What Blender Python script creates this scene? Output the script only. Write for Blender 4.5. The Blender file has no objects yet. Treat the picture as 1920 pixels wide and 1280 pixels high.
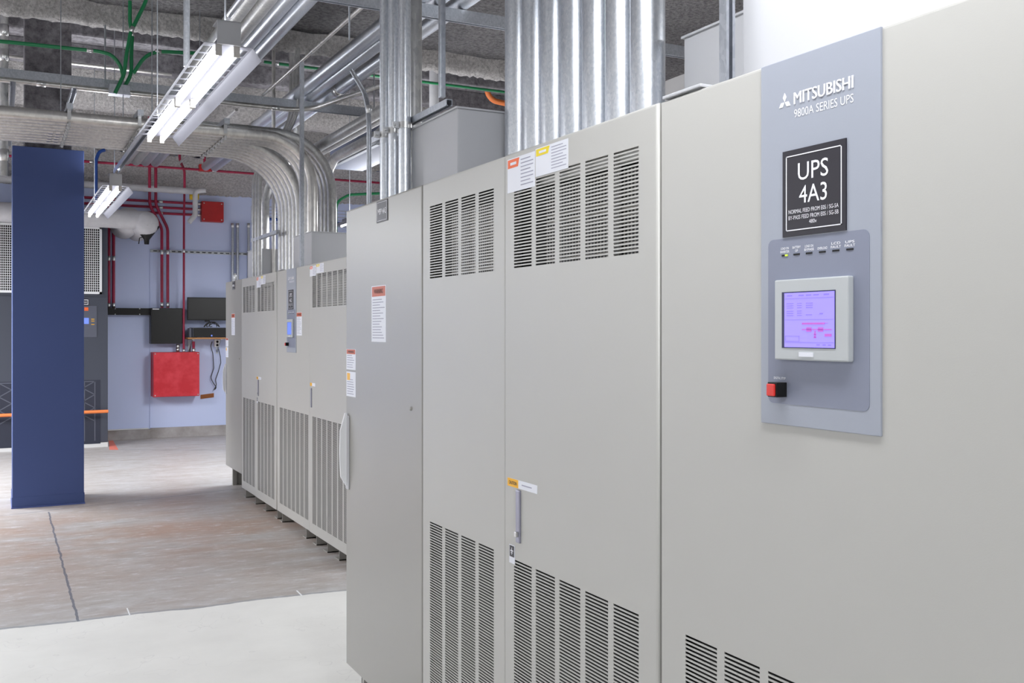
import bpy, bmesh, math, random
from mathutils import Vector, Matrix
random.seed(7)
PI = math.pi
# ------------------------------------------------------------------ camera, world, exposure
F = 1850.0; YH = 620.0; TH = math.atan(962/1850); CT = math.cos(TH); ST = math.sin(TH); EYE = 1.545
scn = bpy.context.scene
cam = bpy.data.cameras.new('camera'); camo = bpy.data.objects.new('camera', cam)
scn.collection.objects.link(camo); scn.camera = camo
cam.sensor_width = 36; cam.lens = 36*F/1920; cam.shift_y = -20/1920.0; cam.clip_start = 0.02
camo.location = (0, 0, EYE); camo.rotation_euler = (PI/2, 0, -TH)
w = bpy.data.worlds.new('world'); scn.world = w; w.use_nodes = True
w.node_tree.nodes['Background'].inputs[0].default_value = (.8, .85, 1, 1)
w.node_tree.nodes['Background'].inputs[1].default_value = 0.25
scn.view_settings.view_transform = 'Standard'; scn.view_settings.look = 'None'
scn.view_settings.exposure = 0.16; scn.view_settings.gamma = 1.0; scn.view_settings.use_curve_mapping = False
TUBE = 9.0     # emission of the fluorescent tubes
UP, DOWN = 34.0, 60.0     # area lamps added to fixtures: upward over the slots, downward as fill
scn.cycles.max_bounces = 10; scn.cycles.diffuse_bounces = 6; scn.cycles.glossy_bounces = 4
try: scn.cycles.use_denoising = True
except Exception: pass

def P(px, py, X=None, Y=None, Z=None):
    "where the sight line through a photo pixel meets the plane X=, Y= or Z="
    k = (px-960)/F; m = (YH-py)/F
    dx = k*CT+ST; dy = CT-k*ST
    t = X/dx if X is not None else (Y/dy if Y is not None else (Z-EYE)/m)
    return Vector((dx*t, dy*t, EYE+m*t))

# ------------------------------------------------------------------ materials
M = {}
def srgb(r, g, b):
    return tuple(((c/255)/12.92 if c/255 <= .04045 else ((c/255+.055)/1.055)**2.4) for c in (r, g, b))+(1,)
def mat(name, col, rough=.5, metal=0.0, spec=.5, emit=None, es=0.0):
    m = bpy.data.materials.new(name); m.use_nodes = True
    b = m.node_tree.nodes['Principled BSDF']
    b.inputs['Base Color'].default_value = col; b.inputs['Roughness'].default_value = rough
    b.inputs['Metallic'].default_value = metal; b.inputs['Specular IOR Level'].default_value = spec
    if emit: b.inputs['Emission Color'].default_value = emit; b.inputs['Emission Strength'].default_value = es
    M[name] = m; return m
class NT:
    def __init__(s, m): s.t = m.node_tree; s.b = s.t.nodes['Principled BSDF']; s.tc = None
    def n(s, typ, **kw):
        nd = s.t.nodes.new(typ)
        for k, v in kw.items():
            if k in nd.inputs.keys(): nd.inputs[k].default_value = v
            else: setattr(nd, k, v)
        return nd
    def l(s, a, b): s.t.links.new(a, b)
    def co(s, scale=(1, 1, 1)):
        if not s.tc: s.tc = s.n('ShaderNodeNewGeometry')
        mp = s.n('ShaderNodeMapping'); mp.inputs['Scale'].default_value = scale
        s.l(s.tc.outputs['Position'], mp.inputs['Vector']); return mp.outputs[0]
    def noise(s, sc, det=4, rough=.6, scale=(1, 1, 1)):
        nd = s.n('ShaderNodeTexNoise'); nd.inputs['Scale'].default_value = sc
        nd.inputs['Detail'].default_value = det; nd.inputs['Roughness'].default_value = rough
        s.l(s.co(scale), nd.inputs['Vector']); return nd.outputs['Fac']
    def ramp(s, fac, stops):
        r = s.n('ShaderNodeValToRGB'); e = r.color_ramp.elements
        e[0].position, e[0].color = stops[0]; e[1].position, e[1].color = stops[-1]
        for p, c in stops[1:-1]:
            x = e.new(p); x.color = c
        s.l(fac, r.inputs[0]); return r.outputs[0]
    def mix(s, fac, a, b, mode='MIX'):
        m = s.n('ShaderNodeMix'); m.data_type = 'RGBA'; m.blend_type = mode
        for val, i in ((fac, 0), (a, 6), (b, 7)):
            if hasattr(val, 'is_linked'): s.l(val, m.inputs[i])
            else: m.inputs[i].default_value = val
        return m.outputs[2]
    def math(s, op, a, b=None, c=None):
        m = s.n('ShaderNodeMath'); m.operation = op
        for i, v in enumerate((a, b, c)):
            if v is None: continue
            if hasattr(v, 'is_linked'): s.l(v, m.inputs[i])
            else: m.inputs[i].default_value = v
        return m.outputs[0]
    def bump(s, h, st=.2, dist=.01):
        b = s.n('ShaderNodeBump'); b.inputs['Strength'].default_value = st; b.inputs['Distance'].default_value = dist
        s.l(h, b.inputs['Height']); s.l(b.outputs[0], s.b.inputs['Normal'])
    def col(s, c): s.l(c, s.b.inputs['Base Color'])
g = lambda v: (v, v, v, 1)

def paint(name, col, rough=.42, spec=.35):
    m = mat(name, col, rough, 0, spec); t = NT(m)
    c2 = tuple(x*.93 for x in col[:3])+(1,)
    t.col(t.mix(t.noise(1.3, 3), col, c2))
    t.bump(t.noise(420, 2), .05, .002); return m
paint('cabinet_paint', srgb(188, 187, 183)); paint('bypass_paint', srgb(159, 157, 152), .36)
paint('box_paint', srgb(192, 193, 197), .4)
paint('door_edge', srgb(214, 214, 210))
mat('vent_dark', g(.012), .8); mat('black', g(.008), .5, 0, .3); mat('black_gloss', g(.007), .35, 0, .35)
mat('white', srgb(235, 236, 238), .5); mat('white_print', srgb(240, 240, 245), .6, 0, .2, (1, 1, 1, 1), .0)
mat('plate_black', srgb(36, 33, 42), .45); mat('ink', srgb(165, 165, 182), .7)
mat('dark_ink', srgb(60, 55, 60), .7)
mat('label_white', srgb(228, 230, 238), .5); mat('orange', srgb(236, 105, 50), .5); mat('rust_orange', srgb(196, 88, 50), .5)
mat('yellow', srgb(240, 215, 20), .5); mat('amber', srgb(243, 180, 20), .5)
paint('panel_grey', srgb(163, 168, 180), .4); paint('inset_grey', srgb(135, 140, 158), .4)
mat('bezel', srgb(186, 190, 192), .4); mat('wall_white', g(.8), .7)
mat('screen_edge', srgb(45, 45, 85), .3)
mat('screen', srgb(120, 110, 230), .3, 0, .4, srgb(166, 152, 250), .62)
mat('screen_line', srgb(120, 105, 200), .4, 0, .3, srgb(130, 115, 225), .55)
mat('screen_pink', srgb(170, 80, 170), .4, 0, .3, srgb(175, 110, 205), .5)
mat('screen_small', srgb(90, 110, 190), .3, 0, .4, srgb(110, 135, 225), .7)
mat('red_button', srgb(205, 50, 45), .3, 0, .5, srgb(215, 50, 45), .12); mat('led_green', srgb(150, 190, 40), .4, 0, .4, srgb(190, 215, 60), .9)
mat('steel_latch', srgb(150, 150, 165), .35, .6); mat('zinc', g(.62), .3, 1.0)
mat('tube_glow', g(.9), .3, 0, .3, (.93, .96, 1, 1), TUBE)
mat('reflector_white', srgb(130, 130, 138), .6, 0, .2); mat('housing_grey', srgb(105, 104, 114), .5)
mat('lamp_holder', srgb(205, 200, 195), .5)
mat('navy', srgb(74, 90, 140), .5, 0, .25); mat('navy_light', srgb(82, 98, 160), .5)
mat('charcoal', srgb(62, 66, 78), .5); mat('charcoal_dark', srgb(38, 42, 58), .6); mat('charcoal_mid', srgb(84, 87, 100), .5)
mat('orange_pipe', srgb(232, 130, 70), .5); mat('cord_black', g(.02), .5); mat('wood', srgb(170, 120, 70), .6)
mat('brown_tag', srgb(140, 85, 45), .8); mat('green_conduit', srgb(24, 118, 72), .4); mat('blue_conduit', srgb(20, 62, 135), .4)
mat('yellow_metal', srgb(215, 180, 40), .5); mat('slab_white', srgb(205, 205, 205), .6)
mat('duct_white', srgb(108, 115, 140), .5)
# painted red boxes and conduits
for nm, c, c2 in (('red_paint', srgb(186, 14, 34), srgb(205, 48, 62)), ('dark_red', srgb(172, 18, 22), srgb(160, 14, 18)), ('red_conduit', srgb(150, 20, 62), srgb(132, 12, 50))):
    t = NT(mat(nm, c, .45)); t.col(t.mix(t.ramp(t.noise(5, 4), [(.4, g(0)), (.65, g(1))]), c, c2))
t = NT(mat('insulation', srgb(196, 196, 200), .7)); t.col(t.mix(t.noise(9, 4), srgb(206, 206, 208), srgb(172, 172, 178)))
# galvanized steel
def galv(name, a, b, rough, vs=90, metal=1.0):
    m = mat(name, a, rough, metal); t = NT(m)
    v = t.n('ShaderNodeTexVoronoi'); v.inputs['Scale'].default_value = vs; t.l(t.co((1, 1, .6)), v.inputs['Vector'])
    s = t.n('ShaderNodeSeparateColor'); t.l(v.outputs['Color'], s.inputs[0])
    f = t.math('MULTIPLY_ADD', t.noise(2.2, 3, .6, (1, 1, .25)), 1.1, t.math('MULTIPLY_ADD', s.outputs[0], .7, -.38))
    t.col(t.mix(f, a, b))
    t.l(t.math('MULTIPLY_ADD', s.outputs[1], .06, rough-.03), t.b.inputs['Roughness']); return m
galv('galvanized', (.82, .84, .88, 1), (.62, .66, .72, 1), .36, 190)
galv('galvanized_dull', (.62, .62, .60, 1), (.44, .44, .45, 1), .42, 60, .9)
galv('emt', (.70, .68, .65, 1), (.52, .51, .50, 1), .38, 40, .9)
galv('strut_steel', (.50, .52, .56, 1), (.36, .38, .42, 1), .4, 120, .85)
# perforated inner sheet: light sheet with rows of small square holes
m = mat('perforated', srgb(170, 168, 162), .5, 0.0); t = NT(m)
sx = t.n('ShaderNodeSeparateXYZ'); t.l(t.co(), sx.inputs[0])
fy = t.math('FRACT', t.math('MULTIPLY', sx.outputs[1], 70)); fz = t.math('FRACT', t.math('MULTIPLY', sx.outputs[2], 62))
hole = t.math('MULTIPLY', t.math('GREATER_THAN', fy, .38), t.math('GREATER_THAN', fz, .22))
t.col(t.mix(hole, srgb(176, 172, 165), g(.008)))
# sprayed fireproofing and bare concrete
def rough_conc(name, c1, c2, c3, bst, bd, sc=14):
    m = mat(name, c1, .95, 0, .1); t = NT(m)
    n1 = t.noise(1.1, 5); n2 = t.noise(sc*3.2, 5, .7)
    c = t.mix(t.ramp(n1, [(.35, g(0)), (.7, g(1))]), c1, c2)
    c = t.mix(t.ramp(n2, [(.32, g(.8)), (.62, g(0))]), c, c3); t.col(c)
    t.bump(t.math('ADD', t.noise(sc, 6, .7), n2), bst, bd); return m
rough_conc('spray_concrete', srgb(186, 184, 186), srgb(160, 158, 161), srgb(92, 90, 93), 1.0, .12, 9)
rough_conc('spray_lit', srgb(240, 237, 236), srgb(222, 218, 218), srgb(160, 156, 156), 1.0, .07, 11)  # paler spray for beams and haunch, lamplight put into the colour
rough_conc('bare_concrete', srgb(140, 138, 142), srgb(104, 102, 106), srgb(66, 64, 68), .5, .02, 5)
# far wall paint
t = NT(mat('wall_blue', srgb(140, 150, 196), .6, 0, .3)); t.col(t.mix(t.noise(.8, 3), srgb(194, 204, 234), srgb(186, 197, 230)))
t = NT(mat('curb_concrete', srgb(160, 155, 152), .8)); c = t.mix(t.ramp(t.noise(2.5, 5), [(.35, g(0)), (.65, g(1))]), srgb(168, 164, 164), srgb(128, 122, 118))
t.col(c)
# floor: pale coated slab in front, stained old concrete beyond, saw-cut joints
m = mat('floor_concrete', g(.5), .42, 0, .35); t = NT(m)
sx = t.n('ShaderNodeSeparateXYZ'); t.l(t.co(), sx.inputs[0]); x, y = sx.outputs[0], sx.outputs[1]
wob = t.math('MULTIPLY_ADD', t.noise(2.5, 4), .10, -.05)
edge = t.math('ADD', t.math('ADD', y, t.math('MULTIPLY', x, .04)), wob)
pale = t.math('LESS_THAN', edge, 5.74)
n1 = t.noise(.8, 6, .68, (1, 1.8, 1)); n2 = t.noise(2.2, 7, .75, (1, 2.8, 1)); n3 = t.noise(6, 7, .8, (1, 2.5, 1))
c = t.mix(t.ramp(n2, [(.36, g(0)), (.64, g(1))]), srgb(188, 187, 187), srgb(168, 162, 157))
hump = t.math('MAXIMUM', 0.0, t.math('SUBTRACT', 1.0, t.math('ABSOLUTE', t.math('MULTIPLY', t.math('SUBTRACT', y, 8.0), .42))))
brown = t.math('MULTIPLY', t.ramp(n1, [(.36, g(0)), (.60, g(1))]), t.math('MULTIPLY_ADD', hump, .95, .10))
c = t.mix(brown, c, srgb(172, 148, 133))
c = t.mix(t.ramp(n3, [(.30, g(.6)), (.46, g(0))]), c, srgb(140, 130, 126))
c = t.mix(t.ramp(n3, [(.53, g(0)), (.66, g(.75))]), c, srgb(208, 207, 211))
def near(v, c0, wd):
    return t.math('LESS_THAN', t.math('ABSOLUTE', t.math('SUBTRACT', v, c0)), wd)
xw = t.math('ADD', x, t.math('MULTIPLY_ADD', t.noise(6, 3), .03, -.015)); yw = t.math('ADD', t.math('ADD', y, t.math('MULTIPLY', x, -.25)), t.math('MULTIPLY_ADD', t.noise(4, 3), .05, -.025))
j1 = t.math('MULTIPLY', near(xw, .375, .007), t.math('LESS_THAN', y, 9.3))
j2 = near(yw, 9.28, .007)
yw2 = t.math('ADD', y, t.math('MULTIPLY', x, .55)); j3 = t.math('MULTIPLY', near(t.math('ADD', yw2, t.math('MULTIPLY_ADD', t.noise(3, 3), .08, -.04)), 14.5, .015), t.math('GREATER_THAN', x, 1.3))
j = t.math('MAXIMUM', j1, t.math('MAXIMUM', j2, j3))
c = t.mix(t.math('MULTIPLY', j, .75), c, srgb(88, 94, 108))
rim = t.math('LESS_THAN', t.math('ABSOLUTE', t.math('SUBTRACT', edge, 5.755)), .014)
c = t.mix(t.math('MULTIPLY', rim, .5), c, srgb(130, 140, 150))
cp = t.mix(t.ramp(t.noise(2.2, 5, .6), [(.3, g(0)), (.7, g(1))]), srgb(235, 234, 230), srgb(225, 224, 220))
cr = t.n('ShaderNodeTexVoronoi'); cr.feature = 'DISTANCE_TO_EDGE'; cr.inputs['Scale'].default_value = .9
mp = t.n('ShaderNodeVectorMath'); mp.operation = 'ADD'; nn = t.n('ShaderNodeTexNoise'); nn.inputs['Scale'].default_value = 5; t.l(t.co(), nn.inputs['Vector'])
t.l(t.co(), mp.inputs[0]); t.l(nn.outputs['Color'], mp.inputs[1]); t.l(mp.outputs[0], cr.inputs['Vector'])
cp = t.mix(t.math('MULTIPLY', t.math('LESS_THAN', cr.outputs['Distance'], .004), .22), cp, srgb(190, 188, 188))
t.col(t.mix(pale, c, cp)); t.bump(t.noise(30, 4), .08, .003)

# ------------------------------------------------------------------ mesh building
C = scn.collection
class MB:
    def __init__(s, off=(0, 0, 0)): s.v = []; s.f = []; s.sm = []; s.off = Vector(off)
    def add(s, vs, fs, smooth=False):
        b = len(s.v); s.v += [tuple(Vector(p)+s.off) for p in vs]
        for f in fs: s.f.append([b+i for i in f]); s.sm.append(smooth)
        return s
    def box(s, x0, x1, y0, y1, z0, z1, ch=0):
        x0, x1 = sorted((x0, x1)); y0, y1 = sorted((y0, y1)); z0, z1 = sorted((z0, z1))
        bm = bmesh.new(); bmesh.ops.create_cube(bm, size=1)
        for v in bm.verts:
            v.co = Vector(((x0+x1)/2+v.co.x*(x1-x0), (y0+y1)/2+v.co.y*(y1-y0), (z0+z1)/2+v.co.z*(z1-z0)))
        ch = min(ch, (x1-x0)*.45, (y1-y0)*.45, (z1-z0)*.45)
        if ch > 0: bmesh.ops.bevel(bm, geom=list(bm.edges), offset=ch, segments=2, affect='EDGES', profile=.6)
        bm.verts.index_update()
        s.add([v.co.copy() for v in bm.verts], [[v.index for v in f.verts] for f in bm.faces]); bm.free(); return s
    def quad(s, a, b, c, d): return s.add([a, b, c, d], [(0, 1, 2, 3)])
    def tube(s, pts, r, n=14, cap=True):
        pts = [Vector(p) for p in pts]; rings = []
        T = (pts[1]-pts[0]).normalized()
        N = T.orthogonal().normalized(); prev = T
        for i, p in enumerate(pts):
            if i == 0: T = (pts[1]-pts[0]).normalized()
            elif i == len(pts)-1: T = (pts[-1]-pts[-2]).normalized()
            else: T = ((pts[i+1]-p).normalized()+(p-pts[i-1]).normalized()).normalized()
            q = prev.rotation_difference(T); N = (q @ N).normalized(); prev = T
            B = T.cross(N)
            rr = r[i] if isinstance(r, (list, tuple)) else r
            rings.append([p+(N*math.cos(2*PI*k/n)+B*math.sin(2*PI*k/n))*rr for k in range(n)])
        vs = [v for rg in rings for v in rg]
        fs = [(i*n+k, i*n+(k+1) % n, (i+1)*n+(k+1) % n, (i+1)*n+k) for i in range(len(pts)-1) for k in range(n)]
        s.add(vs, fs, True)
        if cap: s.add(rings[0], [tuple(reversed(range(n)))]); s.add(rings[-1], [tuple(range(n))])
        return s
    def prism(s, prof, axis, a, b):
        def pt(u, v, t): return {'x': (t, u, v), 'y': (u, t, v), 'z': (u, v, t)}[axis]
        n = len(prof); vs = [pt(u, v, a) for u, v in prof]+[pt(u, v, b) for u, v in prof]
        s.add(vs, [(i, (i+1) % n, n+(i+1) % n, n+i) for i in range(n)]+[tuple(reversed(range(n))), tuple(range(n, 2*n))]); return s
    def lathe(s, c, axis, prof, n=24):
        "prof: (distance along axis, radius)"
        c = Vector(c); ax = {'x': Vector((1, 0, 0)), 'y': Vector((0, 1, 0)), 'z': Vector((0, 0, 1))}[axis]
        N = ax.orthogonal().normalized(); B = ax.cross(N)
        vs = [c+ax*d+(N*math.cos(2*PI*k/n)+B*math.sin(2*PI*k/n))*max(r, 1e-4) for d, r in prof for k in range(n)]
        s.add(vs, [(i*n+k, i*n+(k+1) % n, (i+1)*n+(k+1) % n, (i+1)*n+k) for i in range(len(prof)-1) for k in range(n)], True); return s
    def text(s, body, cx, z, h, X, wid=None, bold=0.0, face='-x', depth=.0003):
        "lettering centred on (cx, z) with cap height h, on a plane facing -x or -y"
        cu = bpy.data.curves.new('t', 'FONT'); cu.body = body; cu.size = h/.7; cu.align_x = 'CENTER'; cu.offset = bold; cu.resolution_u = 3
        ob = bpy.data.objects.new('t', cu); me = bpy.data.meshes.new_from_object(ob)
        xs = [v.co.x for v in me.vertices]; x0, x1 = min(xs), max(xs); sc = (wid/(x1-x0)) if wid else 1
        mid = (x0+x1)/2
        vs = []
        for v in me.vertices:
            u = (v.co.x-mid)*sc; q = v.co.y-h/2
            vs.append((X-depth, cx-u, z+q) if face == '-x' else (cx+u, X-depth, z+q))
        s.add(vs, [list(p.vertices) for p in me.polygons])
        bpy.data.objects.remove(ob); bpy.data.curves.remove(cu); bpy.data.meshes.remove(me); return s
    def build(s, name, m, parent=None):
        me = bpy.data.meshes.new(name)
        root = parent
        while root is not None and root.parent is not None: root = root.parent
        if root is not None: o0 = root.location.copy()
        else:
            xs = [v[0] for v in s.v]; ys = [v[1] for v in s.v]; zs = [v[2] for v in s.v]
            o0 = Vector(((min(xs)+max(xs))/2, (min(ys)+max(ys))/2, min(zs)))
        me.from_pydata([tuple(Vector(v)-o0) for v in s.v], [], s.f)
        for p, q in zip(me.polygons, s.sm): p.use_smooth = q
        bm = bmesh.new(); bm.from_mesh(me); bmesh.ops.recalc_face_normals(bm, faces=bm.faces[:]); bm.to_mesh(me); bm.free()
        me.materials.append(M[m]); me.update()
        o = bpy.data.objects.new(name, me); C.objects.link(o)
        if parent is not None: o.parent = parent
        else: o.location = o0
        return o
def tag(o, label=None, cat=None, group=None, kind=None):
    if label: o['label'] = label
    if cat: o['category'] = cat
    if group: o['group'] = group
    if kind: o['kind'] = kind
    return o
def thing(name, label, cat, loc, group=None):
    o = bpy.data.objects.new(name, None); C.objects.link(o); o.location = loc; o.empty_display_size = .05
    return tag(o, label, cat, group)
def struct(name, mb, m):
    o = mb.build(name, m); o['kind'] = 'structure'; return o
def copy_tree(o, parent=None):
    c = o.copy(); C.objects.link(c); c.parent = parent
    for ch in list(o.children): copy_tree(ch, c)
    return c
def fillet(pts, R, n=8):
    pts = [Vector(p) for p in pts]; out = [pts[0]]
    for i in range(1, len(pts)-1):
        a, b, c = pts[i-1], pts[i], pts[i+1]; u = (a-b); v = (c-b); ang = u.angle(v)
        if ang > PI-.02: out.append(b); continue
        rr = R[i-1] if isinstance(R, (list, tuple)) else R
        d = min(rr/math.tan(ang/2), u.length*.49, v.length*.49)
        rad = d*math.tan(ang/2); u.normalize(); v.normalize()
        cen = b+(u+v).normalized()*(rad/math.sin(ang/2))
        s0 = (b+u*d)-cen; s1 = (b+v*d)-cen
        for k in range(n+1):
            q = s0.normalized().slerp(s1.normalized(), k/n)*rad; out.append(cen+q)
    out.append(pts[-1]); return out
ORD = ['first', 'second', 'third', 'fourth', 'fifth', 'sixth', 'seventh', 'eighth', 'ninth', 'tenth']
def conduit(name, pts, r, m, label, cat='conduit', group=None, couplings=(), R=.3, n=14, clamp=None, cmat='zinc', closed_pts=None):
    "a pipe with coupling collars as parts; couplings are (index of straight run start, fraction)"
    pts = [Vector(p) for p in pts]
    path = fillet(pts, R) if len(pts) > 2 else pts
    o = MB().tube(path, r, n).build(name, m)
    tag(o, label, cat, group)
    for (i, fr) in couplings:
        p = pts[i].lerp(pts[i+1], fr); d = (pts[i+1]-pts[i]).normalized()
        k = min(.05, r*1.6)
        MB().tube([p-d*k, p-d*k*.96, p+d*k*.96, p+d*k], [r*1.02, r*1.16, r*1.16, r*1.02], n).build('coupling', cmat, o)
    return o

# ------------------------------------------------------------------ the room
XL, XR, YB, YF = -5.0, 6.5, -8.0, 14.97
struct('floor', MB().box(XL-.2, XR+.2, YB-.2, YF+.2, -.2, 0), 'floor_concrete')
struct('wall_far', MB().box(XL, XR, YF, YF+.2, .0, 4.7), 'wall_blue')
struct('wall_left', MB().box(XL-.2, XL, YB, YF, 0, 4.7), 'wall_white')
struct('wall_right', MB().box(XR, XR+.2, YB, YF, 0, 4.7), 'wall_white')
struct('wall_back', MB().box(XL, XR, YB-.2, YB, 0, 4.7), 'wall_white')
struct('baseboard_far', MB().box(1.93, XR, YF-.025, YF, 0, .15, .004).box(XL, 1.93, YF-.05, YF, 0, .14, .004), 'curb_concrete')
struct('trim_1', MB().box(XL, 1.9, YF-.06, YF-.0, .141, .155, .004), 'slab_white')
# ceiling: sprayed soffit, ragged band of the first beam, bare deck, second beam, haunch over the far wall
def rough_strip(prof, seg, amp, mname, nm, smooth=True):
    "prof: list of (y, z) swept along x with hashed lumps"
    rnd = random.Random(len(prof)*31+seg); vs = []; n = len(prof); xs = [XL+(XR-XL)*i/seg for i in range(seg+1)]
    for i, xx in enumerate(xs):
        for (yy, zz) in prof:
            vs.append((xx, yy+rnd.uniform(-amp, amp), zz+rnd.uniform(-amp, amp)))
    fs = [(i*n+k, i*n+k+1, (i+1)*n+k+1, (i+1)*n+k) for i in range(seg) for k in range(n-1)]
    mb = MB(); mb.add(vs, fs, smooth); return struct(nm, mb, mname)
struct('ceiling', MB().box(XL-.2, XR+.2, YB-.2, YF+.2, 4.62, 4.85), 'bare_concrete')
rough_strip([(YB+i*(8.95-YB)/60, 4.30) for i in range(61)]+[(8.98, 4.62)], 70, .012, 'spray_concrete', 'ceiling_soffit')
rough_strip([(8.96, 4.32), (8.98, 4.28), (9.0, 4.23), (9.02, 4.18), (9.05, 4.14), (9.1, 4.13), (9.15, 4.15), (9.18, 4.25), (9.2, 4.62)], 260, .014, 'spray_lit', 'trim_2')
rough_strip([(12.4, 4.62), (12.42, 4.3), (12.45, 4.22), (12.52, 4.17), (12.62, 4.16), (12.75, 4.17), (12.9, 4.2), (12.94, 4.62)], 220, .012, 'spray_lit', 'trim_3')
rough_strip([(14.2, 4.62), (14.22, 4.2), (14.24, 4.08), (14.28, 3.97)], 200, .012, 'spray_lit', 'trim_4')
rough_strip([(14.28, 3.97)]+[(14.28+.68*i/7, 3.97-.42*i/7) for i in range(1, 8)]+[(14.97, 3.54)], 240, .012, 'spray_lit', 'trim_5')
for i, yy in enumerate((10.4, 11.5)):
    struct('trim_%d' % (6+i), MB().box(XL, XR, yy, yy+.22, 4.40, 4.63, .02), 'bare_concrete')

# ------------------------------------------------------------------ power cabinets
SW, SP = .100, .1222      # slot width and column spacing
UZ0, UZ1, LZ0, LZ1 = 1.715, 1.956, .155, .932
PIT = .0085
def door_sheet(X, ya, yb, z0, z1, cols, vents, th=.036, ch=.007):
    "sheet metal door between ya > yb with real slots; faces -x"
    ya, yb = max(ya, yb), min(ya, yb)
    ys = [yb+ch]; inh = [False]
    for c0 in sorted(c-SW for c in cols): ys += [c0, c0+SW]
    ys += [ya-ch]
    zs = [z0+ch]; zh = []
    for (a, b) in vents:
        n = int(round((b-a)/PIT))
        for k in range(n):
            zs += [a+k*PIT, a+k*PIT+PIT*.56]
    zs += [z1-ch]
    def hy(j): return j % 2 == 1
    def hz(i): return i % 2 == 1
    mb = MB(); d = .0022
    nz, ny = len(zs)-1, len(ys)-1
    if not cols or not vents:
        mb.quad((X, ya-ch, z0+ch), (X, yb+ch, z0+ch), (X, yb+ch, z1-ch), (X, ya-ch, z1-ch))
    else:
        for j in range(ny):
            if not hy(j):
                mb.quad((X, ys[j], zs[0]), (X, ys[j+1], zs[0]), (X, ys[j+1], zs[-1]), (X, ys[j], zs[-1])); continue
            y0, y1 = ys[j], ys[j+1]
            for i in range(nz):
                a, b = zs[i], zs[i+1]
                if not hz(i): mb.quad((X, y0, a), (X, y1, a), (X, y1, b), (X, y0, b))
                else:
                    mb.quad((X, y0, a), (X, y1, a), (X+d, y1, a), (X+d, y0, a)); mb.quad((X, y0, b), (X, y1, b), (X+d, y1, b), (X+d, y0, b))
                    mb.quad((X, y0, a), (X, y0, b), (X+d, y0, b), (X+d, y0, a)); mb.quad((X, y1, a), (X, y1, b), (X+d, y1, b), (X+d, y1, a))
    # rounded rim and returns
    prev = None
    for k in range(4):
        a = k*PI/6; o = ch*(1-math.sin(a)); xx = X+ch*(1-math.cos(a))
        ring = [(xx, ya-o, z0+o), (xx, yb+o, z0+o), (xx, yb+o, z1-o), (xx, ya-o, z1-o)]
        if prev:
            mb.add(prev+ring, [(q, (q+1) % 4, 4+(q+1) % 4, 4+q) for q in range(4)], True)
        prev = ring
    ring = [(X+th, ya, z0), (X+th, yb, z0), (X+th, yb, z1), (X+th, ya, z1)]
    mb.add(prev+ring, [(q, (q+1) % 4, 4+(q+1) % 4, 4+q) for q in range(4)])
    return mb
def body(root, X, ya, yb, z0, z1, depth, m='cabinet_paint'):
    return MB().box(X+.040, X+depth, ya-.003, yb+.003, z0, z1-.002, .004).build('cabinet_body', m, root)
def feet(root, X, ya, yb, z0, n):
    for k in range(n):
        yy = ya-.08-(ya-yb-.16)*k/(n-1)
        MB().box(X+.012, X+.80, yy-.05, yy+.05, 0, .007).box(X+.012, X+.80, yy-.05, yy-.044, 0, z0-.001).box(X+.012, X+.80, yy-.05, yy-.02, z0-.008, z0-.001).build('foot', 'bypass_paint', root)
def label_sheet(root, X, y0, y1, z0, z1, head, headmat, lines, hd=.16, txt=None, m='label_white', name='warning_label'):
    "sticker: white sheet, coloured heading, printed lines"
    y0, y1 = max(y0, y1), min(y0, y1); z0, z1 = min(z0, z1), max(z0, z1); h = z1-z0; wd = y0-y1
    s = MB().box(X-.0008, X+.0002, y0, y1, z0, z1).build(name, m, root)
    if head:
        MB().box(X-.0012, X-.0007, y0-.04*wd, y1+.04*wd, z1-h*hd, z1-h*.015).build('heading', headmat, s)
        if txt: MB().text(txt, (y0+y1)/2, z1-h*hd*.52, h*hd*.42, X-.0013, wd*.62, .0002).build('heading_text', 'dark_ink' if headmat != 'orange' else 'label_white', s)
    if lines:
        mb = MB(); rnd = random.Random(int(z0*1e4))
        for k in range(lines):
            zz = z1-h*(hd+.05)-(h*(1-hd-.08))*k/lines
            e = y0-wd*(.08); f = y0-wd*rnd.uniform(.55, .93)
            mb.box(X-.0011, X-.0007, e, f, zz-h*.45/lines/2.2, zz)
        mb.build('printed_lines', 'ink', s)
    return s
def wide_label(root, X, y0, y1, z0, z1, headmat, name='warning_label'):
    "sticker with a slanted coloured tab at its left and fine print at its right"
    s = MB().box(X-.0008, X+.0002, y0, y1, z0, z1).build(name, 'label_white', root)
    wd = y0-y1; h = z1-z0
    MB().prism([(y0-.02*wd, z1-h*.28), (y0-.02*wd, z1-h*.03), (y0-.45*wd, z1-h*.03), (y0-.40*wd, z1-h*.28)], 'x', X-.0012, X-.0007).build('heading', headmat, s)
    mb = MB()
    for k in range(8):
        zz = z1-h*(.1+k*.105); mb.box(X-.0011, X-.0007, y0-wd*.50, y0-wd*(.95 if k % 3 else .85), zz-h*.03, zz)
    mb.build('printed_lines', 'ink', s)
    MB().box(X-.0016, X-.0011, y0-wd*.12, y0-wd*.34, z1-h*.20, z1-h*.12).build('heading_text', 'label_white', s)
def latch(door, X, y, z0, z1):
    o = MB().box(X-.006, X+.001, y-.011, y+.011, z0, z1, .003).build('door_handle', 'steel_latch', door)
    return o
def bar_text_z(zc): return zc
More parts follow.
